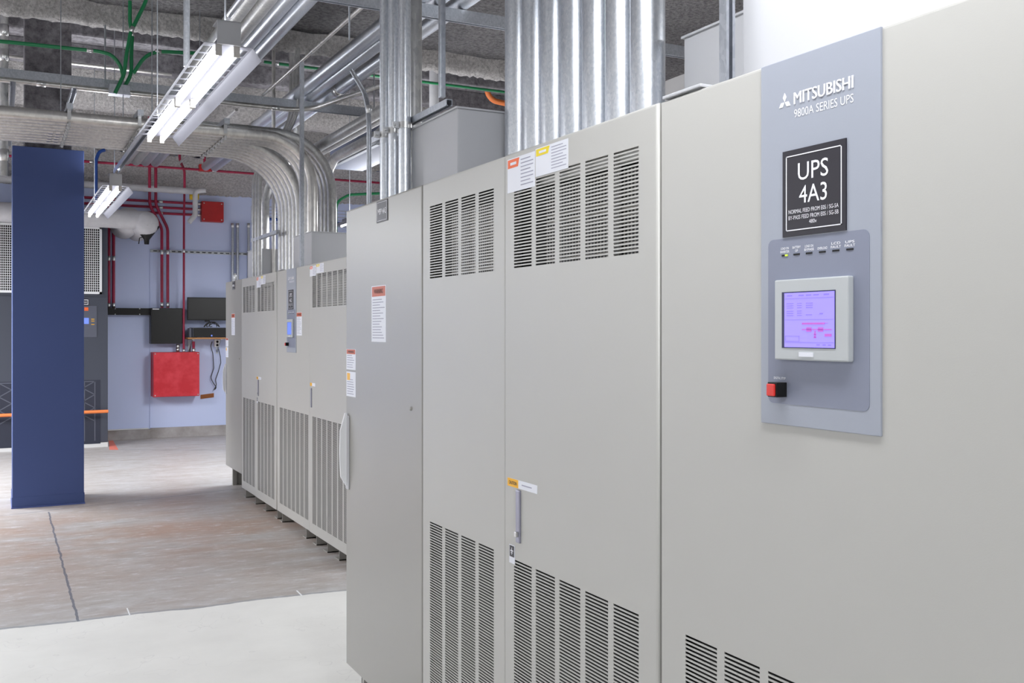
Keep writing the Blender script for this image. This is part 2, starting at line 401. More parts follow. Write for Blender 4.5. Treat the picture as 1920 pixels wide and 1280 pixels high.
def plate_unit(root, X, yc, zc, w, h, name, lines, border=True):
    p = MB().box(X-.0025, X, yc+w/2, yc-w/2, zc-h/2, zc+h/2).build(name, 'plate_black', root)
    if border:
        mb = MB(); a, b, t_ = w*.44, h*.435, w*.012
        for (y0, y1, z0, z1) in ((-a, a, b-t_, b), (-a, a, -b, -b+t_), (-a, -a+t_, -b, b), (a-t_, a, -b, b)):
            mb.box(X-.0031, X-.0024, yc+y0, yc+y1, zc+z0, zc+z1)
        mb.build('border_line', 'white_print', p)
    mb = MB()
    for (s_, dz, hh, ww, bd) in lines:
        mb.text(s_, yc, zc+dz*h, hh*h, X-.0027, ww*w, bd)
    mb.build('lettering', 'white_print', p)
    return p

def bypass_cabinet(X, ya, yb, where, code, lift=False):
    root = thing('bypass_cabinet', 'grey bypass cabinet %s' % where, 'cabinet', (X+.4, (ya+yb)/2, 0))
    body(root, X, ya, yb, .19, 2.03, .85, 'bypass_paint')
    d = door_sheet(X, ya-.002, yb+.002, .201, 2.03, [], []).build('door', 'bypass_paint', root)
    W_ = ya-yb
    # nameplate and stickers, placed as measured from the far edge
    plate_unit(d, X, ya-.53*W_, 1.983, .115, .078, 'nameplate', [('MBP %s' % code, 0, .26, .78, .0006)])
    label_sheet(d, X, ya-.385*W_, ya-.385*W_-.155, 1.504, 1.712, True, 'rust_orange', 15, .19, 'WARNING')
    label_sheet(d, X, ya-.01, ya-.125, 1.39, 1.472, True, 'rust_orange', 6, .24, 'WARNING')
    s = label_sheet(d, X, ya-.01, ya-.125, 1.283, 1.382, False, None, 7, .25)
    MB().box(X-.0013, X-.0007, ya-.02, ya-.055, 1.348, 1.376).build('heading', 'amber', s)
    # long D handle standing off the far edge
    h = MB(); z0, z1 = .91, 1.225
    h.prism([(X-.006, z0+.01), (X-.030, z0+.05), (X-.034, z0+.14), (X-.032, z1-.08), (X-.012, z1-.01), (X-.004, z1-.01)], 'y', ya-.020, ya-.028)
    hd = h.build('door_handle', 'white', d)
    MB().box(X-.006, X, ya-.012, ya-.050, z0, z1-.02, .003).build('handle_plate', 'box_paint', hd)
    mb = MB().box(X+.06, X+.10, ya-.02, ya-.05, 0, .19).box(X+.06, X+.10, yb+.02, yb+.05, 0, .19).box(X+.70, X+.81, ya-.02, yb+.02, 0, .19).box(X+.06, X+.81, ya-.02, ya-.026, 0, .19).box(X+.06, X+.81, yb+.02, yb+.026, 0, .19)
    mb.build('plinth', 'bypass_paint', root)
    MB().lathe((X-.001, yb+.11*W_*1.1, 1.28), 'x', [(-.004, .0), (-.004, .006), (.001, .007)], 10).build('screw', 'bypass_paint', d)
    if lift:
        yy = ya-.10; R0 = .032; ring = [(X+.07, yy+R0*math.cos(a), 2.03+.05+R0*math.sin(a)) for a in [2*PI*k/20 for k in range(21)]]
        e = MB().tube(ring, .008, 8, False).tube([(X+.07, yy, 2.028), (X+.07, yy, 2.055)], .012, 10).build('eyebolt', 'zinc', root)
    return root
def vented_cabinet(X, y0, where, small=False):
    "double-door module: four slot columns beside five"
    ya, ym, yb = y0, y0-.607, y0-1.325
    root = thing('ups_cabinet', 'two-door vented grey cabinet %s' % where, 'cabinet', (X+.4, (ya+yb)/2, 0))
    body(root, X, ya, yb, .078, 2.03, .85)
    cA = [y0-.067-SP*k for k in range(4)]; cB = [y0-.665-SP*k for k in range(5)]
    dA = door_sheet(X, ya-.002, ym+.002, .078, 2.03, cA, [(LZ0, LZ1), (UZ0, UZ1)]).build('door', 'cabinet_paint', root)
    dB = door_sheet(X-.004, ym-.002, yb+.003, .078, 2.03, cB, [(LZ0, LZ1), (UZ0, UZ1)], .04).build('door', 'cabinet_paint', root)
    for (a, b) in ((ya, ym), (ym, yb)):
        MB().box(X+.022, X+.026, a-.03, b+.03, LZ0-.03, LZ1+.03).build('filter', 'vent_dark', root)
        MB().box(X+.034, X+.038, a-.03, b+.03, UZ0-.03, UZ1+.02).build('inner_backing', 'vent_dark', root)
        MB().box(X+.018, X+.022, a-.20, b+.05, UZ0-.02, UZ1-.045).build('inner_grille', 'perforated', root)
    MB().box(X+.012, X+.030, yb+.05, yb+.60, UZ1-.03, UZ1+.01).build('inner_rail', 'cabinet_paint', root)
    MB().box(X+.010, X+.017, yb+.17, yb+.205, UZ0-.02, UZ1).build('inner_post', 'cabinet_paint', root)
    MB().box(X+.010, X+.017, ym+.04, ym+.075, UZ0-.02, UZ1-.06).build('inner_post', 'cabinet_paint', root)
    wide_label(dB, X-.004, ym-.021, ym-.021-.155, 1.922, 2.014, 'orange')
    wide_label(dB, X-.004, ym-.181, ym-.181-.165, 1.945, 2.018, 'yellow')
    la = latch(dB, X-.004, ym-.088, .975, 1.117)
    MB().box(X-.0175, X-.009, ym-.083, ym-.094, .992, 1.006, .002).build('latch_button', 'zinc', la)
    s = MB().box(X-.005, X-.0038, ym-.023, ym-.189, 1.121, 1.143).build('caution_label', 'label_white', dB)
    h = MB().box(X-.0056, X-.0049, ym-.023, ym-.085, 1.121, 1.143).build('heading', 'amber', s)
    MB().text('CAUTION', ym-.054, 1.132, .009, X-.0057, .045, .0002).build('heading_text', 'dark_ink', s)
    MB().box(X-.0056, X-.0049, ym-.105, ym-.16, 1.131, 1.134).build('printed_lines', 'ink', s)
    s = MB().box(X-.0052, X-.0038, ym-.033, ym-.064, .912, .962).build('grounding_label', 'label_white', dB)
    MB().box(X-.0057, X-.0051, ym-.0355, ym-.0615, .930, .960).build('black_field', 'plate_black', s)
    MB().box(X-.0062, X-.0056, ym-.0475, ym-.0495, .936, .955).box(X-.0062, X-.0056, ym-.041, ym-.056, .945, .948).box(X-.0062, X-.0056, ym-.044, ym-.053, .940, .942).build('earth_symbol', 'white_print', s)
    feet(root, X, ya, yb, .078, 4)
    return root
def diamonds(cx, cz, s):
    mb = []
    for a in (PI/2, PI/2+2*PI/3, PI/2-2*PI/3):
        u = Vector((math.cos(a), math.sin(a))); v = Vector((-u.y, u.x))
        pts = [(0, 0), u*(s/2)+v*(s*.2887), u*s, u*(s/2)-v*(s*.2887)]
        mb.append([(cx-Vector(p)[0] if not isinstance(p, tuple) else cx, cz+(p[1] if not isinstance(p, tuple) else 0)) for p in pts])
    return mb
def control_cabinet(X, y0, where, code, big=True):
    "single-door module with the grey operator panel"
    ya, yb = y0, y0-.96
    root = thing('ups_cabinet', 'grey cabinet with operator panel %s' % where, 'cabinet', (X+.4, (ya+yb)/2, 0))
    body(root, X, ya, yb, .078, 2.03, .85)
    cols = [y0-.089-SP*k for k in range(7)]
    d = door_sheet(X, ya-.003, yb+.002, .078, 2.03, cols, [(LZ0, LZ1)]).build('door', 'cabinet_paint', root)
    MB().box(X+.022, X+.026, ya-.03, yb+.03, LZ0-.03, LZ1+.03).build('filter', 'vent_dark', root)
    S = y0-1.715                                    # shift from the measured near unit
    x = X-.004
    p = MB().box(x, X+.002, 1.396+S, 1.119+S, 1.377, 2.028, .0012).build('control_panel', 'panel_grey', root)
    # inset with rounded corners
    def rrect(a, b, z0, z1, r):
        pr = []
        for (cy, cz, a0) in ((a-r, z0+r, -PI/2), (b+r, z0+r, PI), (b+r, z1-r, PI/2), (a-r, z1-r, 0)):
            for k in range(5):
                an = a0-k*PI/8 if True else 0
                pr.append((cy+r*math.cos(an)*1, cz+r*math.sin(an)))
        return pr
    pr = []
    r = .012
    for (cy, cz, a0) in ((1.376+S-r, 1.415+r, 0), (1.376+S-r, 1.709-r, 1), (1.141+S+r, 1.709-r, 2), (1.141+S+r, 1.415+r, 3)):
        for k in range(5):
            an = -PI/2+a0*PI/2+k*PI/8
            pr.append((cy+r*math.cos(an), cz+r*math.sin(an)))
    MB().prism(pr, 'x', x-.0006, x+.0005).build('display_field', 'inset_grey', p)
    # maker's mark and series line
    mb = MB()
    for dm in diamonds(1.334+S, 1.9515, .0165): mb.prism(dm, 'x', x-.0006, x-.0001)
    for q in (-.0007, 0, .0007): mb.text('MITSUBISHI', 1.2425+S+q, 1.9535, .021, x-.0003-(q+.0007)*.5, .1355, 0)
    mb.text('%s SERIES UPS' % '9800A', 1.2425+S, 1.9265, .0145, x-.0002, .136, .0)
    mb.build('maker_lettering', 'white_print', p)
    plate_unit(p, x, 1.263+S, 1.787, .148, .152, 'nameplate',
               [('UPS', .235, .20, .48, .0001), (code, -.03, .20, .44, .0001),
                ('NORMAL FEED FROM E05 / SG-5A', -.215, .046, .79, .0), ('BY-PASS FEED FROM E05 / SG-5B', -.285, .046, .79, .0), ('480v', -.35, .045, .12, .0)])
    # indicator row
    names = [('LOAD ON', 'INVERTER'), ('BATTERY', 'OP'), ('LOAD ON', 'BYPASS'), ('', 'OVERLOAD'), ('LCD', 'FAULT'), ('UPS', 'FAULT')]
    ys = [P(u, 470, X=1.24)[1]+S for u in (1471.5, 1493.5, 1517, 1541.8, 1567.2, 1593.5)]
    mb = MB()
    for (a, b), yy in zip(names, ys):
        if a: mb.text(a, yy, 1.6915, .0042, x-.0007, .020, .0001)
        mb.text(b, yy, 1.6855, .0042, x-.0007, .0225 if b != 'OP' else .007, .0001)
    mb.build('indicator_lettering', 'white_print', p)
    MB().text('DIGITAL STOP', 1.346+S, 1.4605, .004, x-.0007, .030, .0001).build('button_lettering', 'white_print', p)
    for k, yy in enumerate(ys):
        MB().box(x-.0015, x, yy+.0075, yy-.0075, 1.6775, 1.6805).build('indicator_light', 'black', p)
    MB().box(x-.0018, x-.0004, ys[0]-.001, ys[0]-.0075, 1.6775, 1.6805).build('lit_indicator', 'led_green', p)
    # display
    b = MB().box(x-.013, x, 1.346+S, 1.174+S, 1.494, 1.635, .0025).build('display_bezel', 'bezel', p)
    MB().box(x-.0136, x-.012, 1.327+S, 1.201+S, 1.515, 1.613).build('display_frame', 'screen_edge', p)
    on = 'screen' if big else 'screen_small'
    MB().box(x-.0142, x-.0134, 1.320+S, 1.203+S, 1.5165, 1.611).build('display_screen', on, p)
    if big:
        q = MB(); X2 = x-.0146
        def r_(u0, u1, v0, v1): # fractions of the screen
            q.box(X2, X2+.0006, 1.320+S-.117*u0, 1.320+S-.117*u1, 1.611-.0945*v0, 1.611-.0945*v1)
        for v in (.10, .49, .905): r_(.02, .99, v, v+.006)
        r_(.02, .31, .79, .797); r_(.02, .31, .885, .892); r_(.02, .027, .79, .89); r_(.305, .312, .79, .89)
        rnd = random.Random(3)
        for v in (.19, .23, .27, .33, .37, .41):
            r_(.05, .19, v, v+.012); r_(.27, .36, v, v+.012)
            if v < .3: r_(.45, .58, v, v+.014)
        r_(.45, .57, .40, .414); r_(.72, .78, .38, .40)
        for u in (.06, .3, .45, .6, .8): r_(u, u+.1, .04, .06)
        for u in (.66, .78, .88): r_(u, u+.06, .94, .96)
        q.build('display_readout', 'screen_line', p)
        q = MB(); X2 = x-.0148
        r_(.37, .82, .55, .585); r_(.82, .88, .555, .562)
        r_(.37, .95, .665, .685); r_(.46, .56, .635, .715); r_(.69, .79, .635, .715)
        r_(.62, .64, .70, .83); r_(.605, .655, .75, .775); r_(.605, .655, .80, .825); r_(.82, .95, .75, .80)
        q.build('display_diagram', 'screen_pink', p)
    MB().box(x-.0142, x-.0125, 1.285+S, 1.251+S, 1.5005, 1.508).build('bezel_badge', 'label_white', p)
    # emergency button with black holder
    MB().box(x-.024, x, 1.352+S, 1.3285+S, 1.4275, 1.4535, .001).build('button_holder', 'black', p)
    MB().box(x-.0285, x-.024, 1.3505+S, 1.331+S, 1.4295, 1.4510, .002).build('stop_button', 'red_button', p)
    if not big:
        label_sheet(d, X, y0-.60, y0-.75, 1.51, 1.685, True, 'rust_orange', 12, .18, 'WARNING')
    MB().box(X+.02, X+.06, ya-.004, ya-.06, 2.030, 2.036).build('lifting_bracket', 'box_paint', root)
    MB().box(X-.002, X+.035, ya-.012, ya-.14, 2.033, 2.040, .002).box(X+.01, X+.03, ya-.09, ya-.13, 2.028, 2.034).build('lifting_bracket', 'box_paint', root)
    feet(root, X, ya, yb+.10, .078, 2)
    return root
def end_cabinet(X, y0, where):
    ya, yb = y0, y0-.96
    root = thing('ups_cabinet', 'vented grey cabinet %s' % where, 'cabinet', (X+.4, (ya+yb)/2, 0))
    body(root, X, ya, yb, .078, 2.03, .85)
    cols = [y0-.075-SP*k for k in range(7)]
    d = door_sheet(X-.004, ya-.003, yb+.002, .078, 2.03, cols, [(LZ0, LZ1), (UZ0, UZ1)], .04).build('door', 'cabinet_paint', root)
    MB().box(X+.022, X+.026, ya-.03, yb+.03, LZ0-.03, LZ1+.03).build('filter', 'vent_dark', root)
    MB().box(X+.034, X+.038, ya-.03, yb+.03, UZ0-.03, UZ1+.02).build('inner_backing', 'vent_dark', root)
    MB().box(X+.020, X+.024, ya-.18, yb+.03, UZ0-.03, UZ1-.03).build('inner_grille', 'perforated', root)
    wide_label(d, X-.004, ya-.015, ya-.17, 1.94, 2.014, 'orange')
    wide_label(d, X-.004, ya-.18, ya-.36, 1.955, 2.02, 'yellow')
    la = latch(d, X-.004, ya-.055, .99, 1.13)
    s = MB().box(X-.005, X-.0038, ya-.02, ya-.15, 1.145, 1.168).build('caution_label', 'label_white', d)
    MB().box(X-.0056, X-.0049, ya-.02, ya-.07, 1.145, 1.168).build('heading', 'amber', s)
    feet(root, X, ya, yb, .078, 4)
    return root
XF, XB = 1.245, 2.017
bypass_cabinet(XF, 3.851, 3.04, 'in the near row, orange-headed warning stickers on its plain door', '4A3')
vented_cabinet(XF, 3.040, 'in the near row, left of the big operator panel')
control_cabinet(XF, 1.715, 'nearest the camera, big lit purple screen', '4A3')
bypass_cabinet(XB, 10.10, 9.37, 'ending the far row, eyebolt on top', '4A2', True)
vented_cabinet(XB, 9.37, 'in the far row, beside the cabinet with the eyebolt')
control_cabinet(XB, 8.045, 'in the far row, orange-headed sticker beside its panel', '4A2', False)
end_cabinet(XB, 7.08, 'in the far row, partly hidden by the near row')

# ------------------------------------------------------------------ sheet metal boxes on top of the cabinets
def top_box(x0, x1, ya, yb, z1, label, seam=True):
    o = MB().box(x0, x1, ya, yb, 2.03, z1, .004).build('wireway_box', 'box_paint')
    tag(o, label, 'metal box', None)
    MB().box(x0-.006, x1+.006, ya+.006, yb-.006, z1-.002, z1+.004).build('lid', 'box_paint', o)
    return o
top_box(1.40, 1.80, 3.52, 3.10, 2.313, 'pale metal box on the near row, between the thick and slim conduits')
top_box(1.672, 2.08, 2.19, 1.66, 2.35, 'pale metal box behind the strut post, right of the thick near conduits')
top_box(1.39, 1.655, 1.62, .80, 2.50, 'tall pale metal box above the nearest cabinet, reaching past the picture top')
top_box(2.15, 2.62, 8.02, 7.50, 2.313, 'pale metal box in the far row under the sweeping conduits')
top_box(2.15, 2.62, 9.71, 9.31, 2.313, 'smaller looking pale metal box at the far end of the far row')

# ------------------------------------------------------------------ conduits
for k in range(7):
    y = 2.26+k*.1275; x = 1.60
    lab = 'thick bright conduit rising above the near row, %s of seven from the right' % ORD[k]
    o = conduit('conduit', [(x, y, 2.03), (x, y, 4.28)], .049, 'galvanized', lab, 'conduit', 'thick upright conduits above the near row', (), n=28)
    MB().tube([(x, y, 2.03), (x, y, 2.055)], .056, 20).build('locknut', 'zinc', o)
    zz = 2.50+.05*(k % 3)
slim = [(723, 1.37), (739.5, 1.37), (759, 1.37)]
for k, (px, x) in enumerate(slim):
    p = P(px, 300, X=x)
    lab = 'slim clamped conduit above the near bypass cabinet, %s of three from left' % ORD[k]
    o = conduit('conduit', [(x, p.y, 2.03), (x, p.y, 4.28)], .0235, 'galvanized', lab, 'conduit', 'upright conduits above the near bypass cabinet', n=20)
    MB().tube([(x, p.y, 2.03), (x, p.y, 2.05)], .030, 16).build('locknut', 'zinc', o)
    z = EYE+.505*x/.887
    c = MB().tube([(x, p.y, z-.012), (x, p.y, z+.012)], .0265, 20)
    c.box(x-.048, x-.02, p.y-.004, p.y+.004, z-.012, z+.012).tube([(x-.038, p.y-.014, z), (x-.038, p.y+.014, z)], .005, 8).build('pipe_clamp', 'zinc', o)
p4 = P(776, 100, X=1.50); p5 = P(729, 100, X=1.50); p6 = P(750, 100, X=1.50)
for k, q in enumerate((p5, p6, p4)):
    conduit('conduit', [(1.50, q.y, 2.03), (1.50, q.y, 4.28)], .033, 'galvanized_dull', 'dull conduit behind the slim three above the near bypass cabinet, %s from left' % ORD[k],
            'conduit', 'upright conduits above the near bypass cabinet', n=20)
z = EYE+.495*1.42/.887
def strut_bar(name, a, b, label, m='strut_steel', cat='strut', double=False, group=None, hw=.0205):
    "slotted channel along x, y or z between two points"
    a = Vector(a); b = Vector(b); d = b-a; ax = 'xyz'[max(range(3), key=lambda i: abs(d[i]))]
    i = 'xyz'.index(ax); o = [j for j in range(3) if j != i]; t_ = .003; h = hw
    c0, c1 = a[o[0]], a[o[1]]
    def cprof(s, base):  # open towards s
        return [(c0-h, base), (c0+h, base), (c0+h, base+s*2*h), (c0+h-.007, base+s*2*h), (c0+h-.007, base+s*(2*h-t_)), (c0+h-t_, base+s*(2*h-t_)),
                (c0+h-t_, base+s*t_), (c0-h+t_, base+s*t_), (c0-h+t_, base+s*(2*h-t_)), (c0-h+.007, base+s*(2*h-t_)), (c0-h+.007, base+s*2*h), (c0-h, base+s*2*h)]
    mb = MB()
    if double:
        mb.prism(cprof(1, c1), ax, a[i], b[i]); mb.prism(cprof(-1, c1), ax, a[i], b[i])
    else: mb.prism(cprof(-1, c1+h), ax, a[i], b[i])
    ob = mb.build(name, m); tag(ob, label, cat, group); return ob
strut_bar('strut_channel', (1.405, 3.18, z+.010), (1.405, 4.02, z+.010), 'short strut channel holding the slim conduits beside the near metal box', hw=.012)
tag(MB().box(1.365, 1.385, 3.165, 3.185, 2.36, 4.28, .002).build('strut_post', 'strut_steel'), 'upright strut post at the corner of the near metal box', 'strut post')
p = P(1374, 60, X=1.36); strut_bar('strut_post', (1.345, p.y, 2.031), (1.345, p.y, 4.28), 'upright strut post in front of the tall pale box, upper right', cat='strut post', hw=.0115)
# small bent conduit dropping to the near bypass cabinet
q0 = P(692, 370, X=1.32); q1 = P(692, 200, X=1.32)
conduit('conduit', [(1.32, q0.y, 2.03), (1.32, q0.y, 2.47), P(660, 133, Y=q0.y+.3)], .010, 'strut_steel', 'thin grey conduit curving down to the near bypass cabinet', R=.22, n=10, couplings=((0, .92),))
# horizontal rack of conduits turning down onto the far row
RY = [7.73+.116*i for i in range(9)]
for k, y in enumerate(RY):
    zt = 2.314 if k < 3 else 2.031
    x = 2.22
    lab = 'rack conduit sweeping down to the far row, %s from the near side' % ORD[k]
    o = conduit('rack_conduit', [(-1.2, y, 2.70), (-.25, y, 3.07), (x, y, 3.07), (x, y, zt)], .042, 'galvanized_dull' if k else 'emt', lab, 'conduit',
                'rack of sweeping conduits', (), R=[.9, .62], n=18)
    if k in (4, 5, 6, 7): 
        for dx in (.0, .05, .10): MB().tube([(.33+dx, y, 3.07), (.36+dx, y, 3.07)], .047, 16).build('coupling', 'zinc', o)
    MB().tube([(x, y, zt), (x, y, zt+.02)], .049, 16).build('locknut', 'zinc', o)
for k, px in enumerate((130, 262, 423)):
    p = P(px, 230, Y=7.68)
    m_ = MB().box(p.x-.0205, p.x+.0205, 7.62, 8.80, 3.113, 3.154)
    o = tag(m_.build('rack_strut', 'strut_steel'), 'strut across the top of the conduit rack, %s from the left' % ORD[k], 'strut', 'struts over the conduit rack')
    for y in RY:
        MB().box(p.x-.012, p.x+.012, y-.048, y-.043, 3.05, 3.113).box(p.x-.012, p.x+.012, y-.03, y+.03, 3.018, 3.026).box(p.x-.008, p.x+.008, y-.062, y-.046, 3.00, 3.03, .003).build('pipe_clamp', 'zinc', o)
    for y in (8.77,): MB().tube([(p.x, y, 3.15), (p.x, y, 4.3)], .004, 8).build('threaded_rod', 'strut_steel', o)
# second and third groups that turn down behind
for k in range(4):
    y = 9.05+k*.13; x = 2.62+k*.0
    p = P(622-7.0*k, 400, X=2.66); y = p.y
    conduit('riser_conduit', [(1.3, y, 3.28), (2.66, y, 3.28), (2.66, y, 2.03)], .044, 'galvanized_dull', 'conduit bending down right of the main rack, %s of four from the right' % ORD[k], 'conduit',
            'conduits bending down right of the rack', R=.5, n=16)
for k, (px, x, r) in enumerate(((476, 2.11, .020), (481.5, 2.11, .020), (487, 2.11, .020), (497, 2.50, .044))):
    y = P(px, 400, X=x).y
    z1 = 2.03 if k < 3 else 2.314
    conduit('riser_conduit', [(x, y, z1), (x, y, 3.05), (x+.35, y, 3.50), (x+.35, y, 4.61)], r, 'galvanized_dull', 'conduit rising from the far row end, %s of four from the left' % ORD[k], 'conduit',
            'conduits rising at the far end', R=.55, n=14)
conduit('riser_conduit', [(2.3, P(513, 400, X=2.3).y, 2.03), (2.3, P(513, 400, X=2.3).y, 4.5)], .018, 'emt', 'thin upright conduit beside the far end risers', n=10)
tag(MB().box(2.095, 2.125, P(478, 450, X=2.1).y+.15, P(519, 445, X=2.1).y, 2.375, 2.405).build('strut_channel', 'strut_steel'), 'short dark strut bar clamping the far end risers', 'strut')
p = P(566, 300, Y=7.44)
tag(MB().box(p.x-.014, p.x+.014, 7.425, 7.455, 2.031, 3.60).build('strut_post', 'strut_steel'), 'upright strut post in front of the sweeping conduits', 'strut post')
# trapeze struts across the ceiling
S1 = strut_bar('trapeze_strut', (-4.5, 6.0, 3.641), (5.5, 6.0, 3.641), 'long double strut crossing near the top of the picture', double=True, group='ceiling trapeze struts')
S2 = strut_bar('trapeze_strut', (-4.5, 9.05, 3.641), (5.5, 9.05, 3.641), 'long double strut crossing behind the near light fixture', double=True, group='ceiling trapeze struts')
for (S, y, xs, zt) in ((S1, 6.0, (.55, 1.2, 3.2), 4.3), (S2, 9.03, (-.3, .80, 3.2), 4.14)):
    for x in xs: MB().tube([(x, y, 3.65), (x, y, zt)], .007, 8).build('threaded_rod', 'strut_steel', S)
# conduits running away from the camera on top of the trapezes
def runner(s, z, r, y0, y1, label, m='galvanized_dull', group='conduits running away overhead', coup=(), name='overhead_conduit'):
    x = (z-EYE)*CT/s
    return conduit(name, [(x, y0, z), (x, y1, z)], r, m, label, 'conduit', group, coup, n=18)
ZR = 3.741
for k, s in enumerate((.7945, .7577, .709)):
    runner(s, ZR, .056, .5, 13.6 if k < 2 else 11.0, 'large overhead conduit crossing behind the slim risers, %s of three from left' % ORD[k], 'galvanized', coup=((0, .78),))
for k, s in enumerate((1.335, 1.235, 1.152, 1.0745)):
    runner(s, ZR, .056, .5, 13.6, 'large overhead conduit passing the near light, %s of four from left' % ORD[k], 'galvanized' if k > 1 else 'galvanized_dull')
runner(.8916, 3.696, .015, 3.5, 9.3, 'thin overhead conduit with a coupling, running away mid ceiling', 'emt', None, coup=((0, .68),), name='thin_conduit')
runner(.93, 3.705, .016, 9.8, 13.2, 'thin overhead conduit far back, left of the risers', 'emt', None)
runner(.575, 3.24, .046, 6.9, 9.4, 'overhead conduit under the right of the back strut', 'galvanized_dull', None)
for k, s in enumerate((.56, .515)):
    x = 1.70*CT/s
    conduit('bending_conduit', [(x, 7.0+.65*k, 4.28), (x, 7.0+.65*k, 3.245), (x, 9.75, 3.245), (x-.02, 9.95, 1.9)], .05, 'galvanized_dull', 'overhead conduit turning down behind the far row, %s one' % ('left' if k == 0 else 'right'), 'conduit', R=.5, n=16)
# pipe along the back trapeze, bending towards the camera
a = P(0, 139, Y=8.98); b = P(560, 201, Y=8.98)
conduit('emt_conduit', [(-3.0, 8.98, 3.575), (b.x+.06, 8.98, 3.575), (b.x+.42, 7.9, 3.62)], .022, 'emt', 'light grey conduit slung along the front of the back strut', R=.3, n=12, couplings=((0, .60), (0, .80), (0, .95)))
a = P(15, 105, Y=10.2); b = P(322, 141, Y=10.2)
conduit('thin_conduit', [a-Vector((1, 0, 0)), Vector((b.x, b.y, a.z))], .015, 'emt', 'thin pale conduit below the left green one', n=10)
b = P(120, 205, Y=9.6)
for k, x in enumerate((.55, .10)):
    strut_bar('ceiling_strut', (x, 8.9, 3.53), (x, 12.0, 3.53), 'strut running back above the conduit rack, %s one' % ('right' if k == 0 else 'left'))
# green conduits and their box
Yg = 8.78
def PP(lst, Y): return [P(u/4, v/4, Y=Y) for u, v in lst]
G = [([(975, -60), (975, 170), (992, 260), (985, 420), (985, 560), (905, 700)], 'green conduit dropping straight to the small hanging box'),
     ([(1120, -60), (1080, 40), (980, 240), (950, 400), (930, 560), (862, 700)], 'green conduit slanting left to the small hanging box'),
     ([(-300, 285), (60, 315), (740, 385), (840, 410), (905, 490), (925, 580)], 'green conduit coming in from the far left'),
     ([(1500, 400), (1330, 392), (1170, 385), (1080, 430), (1000, 550)], 'short green conduit arching right of the hanging box')]
for k, (l, lab) in enumerate(G):
    conduit('green_conduit', PP(l, Yg-.05*k+(.12 if k > 1 else 0)), .0155, 'green_conduit', lab, 'conduit', 'green conduits', R=.25, n=10, couplings=((1, .9),))
p = P(224, 178, Y=Yg)
o = tag(MB().box(p.x-.08, p.x+.08, Yg-.05, Yg+.05, p.z-.0, p.z+.08, .004).build('junction_box', 'strut_steel'), 'small grey junction box under the green conduits', 'junction box')
MB().box(p.x-.085, p.x+.085, Yg-.055, Yg+.055, p.z-.004, p.z).build('cover_plate', 'duct_white', o)
a = P(495, 116, Y=9.9); b = P(960, 170, Y=9.9)
conduit('green_conduit', [a, Vector((6.5, 9.9, a.z))], .015, 'green_conduit', 'long green conduit crossing behind the upright conduits', 'conduit', 'green conduits', n=10, couplings=((0, .03),))
# left vertical pipe
a = P(8, 0, Y=9.35)
conduit('vertical_pipe', [(a.x, 9.35, 2.85), (a.x, 9.35, 4.6)], .031, 'galvanized_dull', 'grey vertical pipe at the left edge of the picture', 'pipe', n=16, couplings=((0, .70), (0, .58), (0, .1)))
for px, w_, y0_, y1_, Yd, lab in ((285, .005, 28, 210, 8.6, 'thin hanger rod left of the near light'), (350, .02, -20, 125, 6.3, 'grey hanger strut behind the near light'), (655, .006, -10, 75, 6.1, 'thin hanger rod in the middle of the ceiling')):
    a = P(px, y0_, Y=Yd); b = P(px, y1_, Y=Yd)
    tag(MB().tube([(a.x, Yd, b.z), (a.x, Yd, 4.29)], w_, 8).build('hanger_rod', 'strut_steel'), lab, 'rod')
p = P(814, 150, Y=10.3)
conduit('white_pipe', [(p.x, 10.3, 2.6), (p.x, 10.3, 4.61)], .055, 'insulation', 'pale upright pipe seen right of the slim conduits', 'pipe', n=16)
# orange pipe stub
Yo = 10.9
conduit('orange_pipe', [P(913, 120, Y=Yo), P(913, 186, Y=Yo), P(952, 195, Y=Yo)+Vector((.3, 0, -.03))], .034, 'orange_pipe', 'rusty orange pipe elbow high behind the thick conduits', 'pipe', R=.15, n=12)
# hanging white duct and small tray
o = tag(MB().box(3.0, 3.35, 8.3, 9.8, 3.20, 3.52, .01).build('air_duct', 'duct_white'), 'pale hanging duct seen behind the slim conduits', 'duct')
MB().box(2.96, 3.00, 8.3, 9.8, 3.19, 3.23).build('flange', 'strut_steel', o)

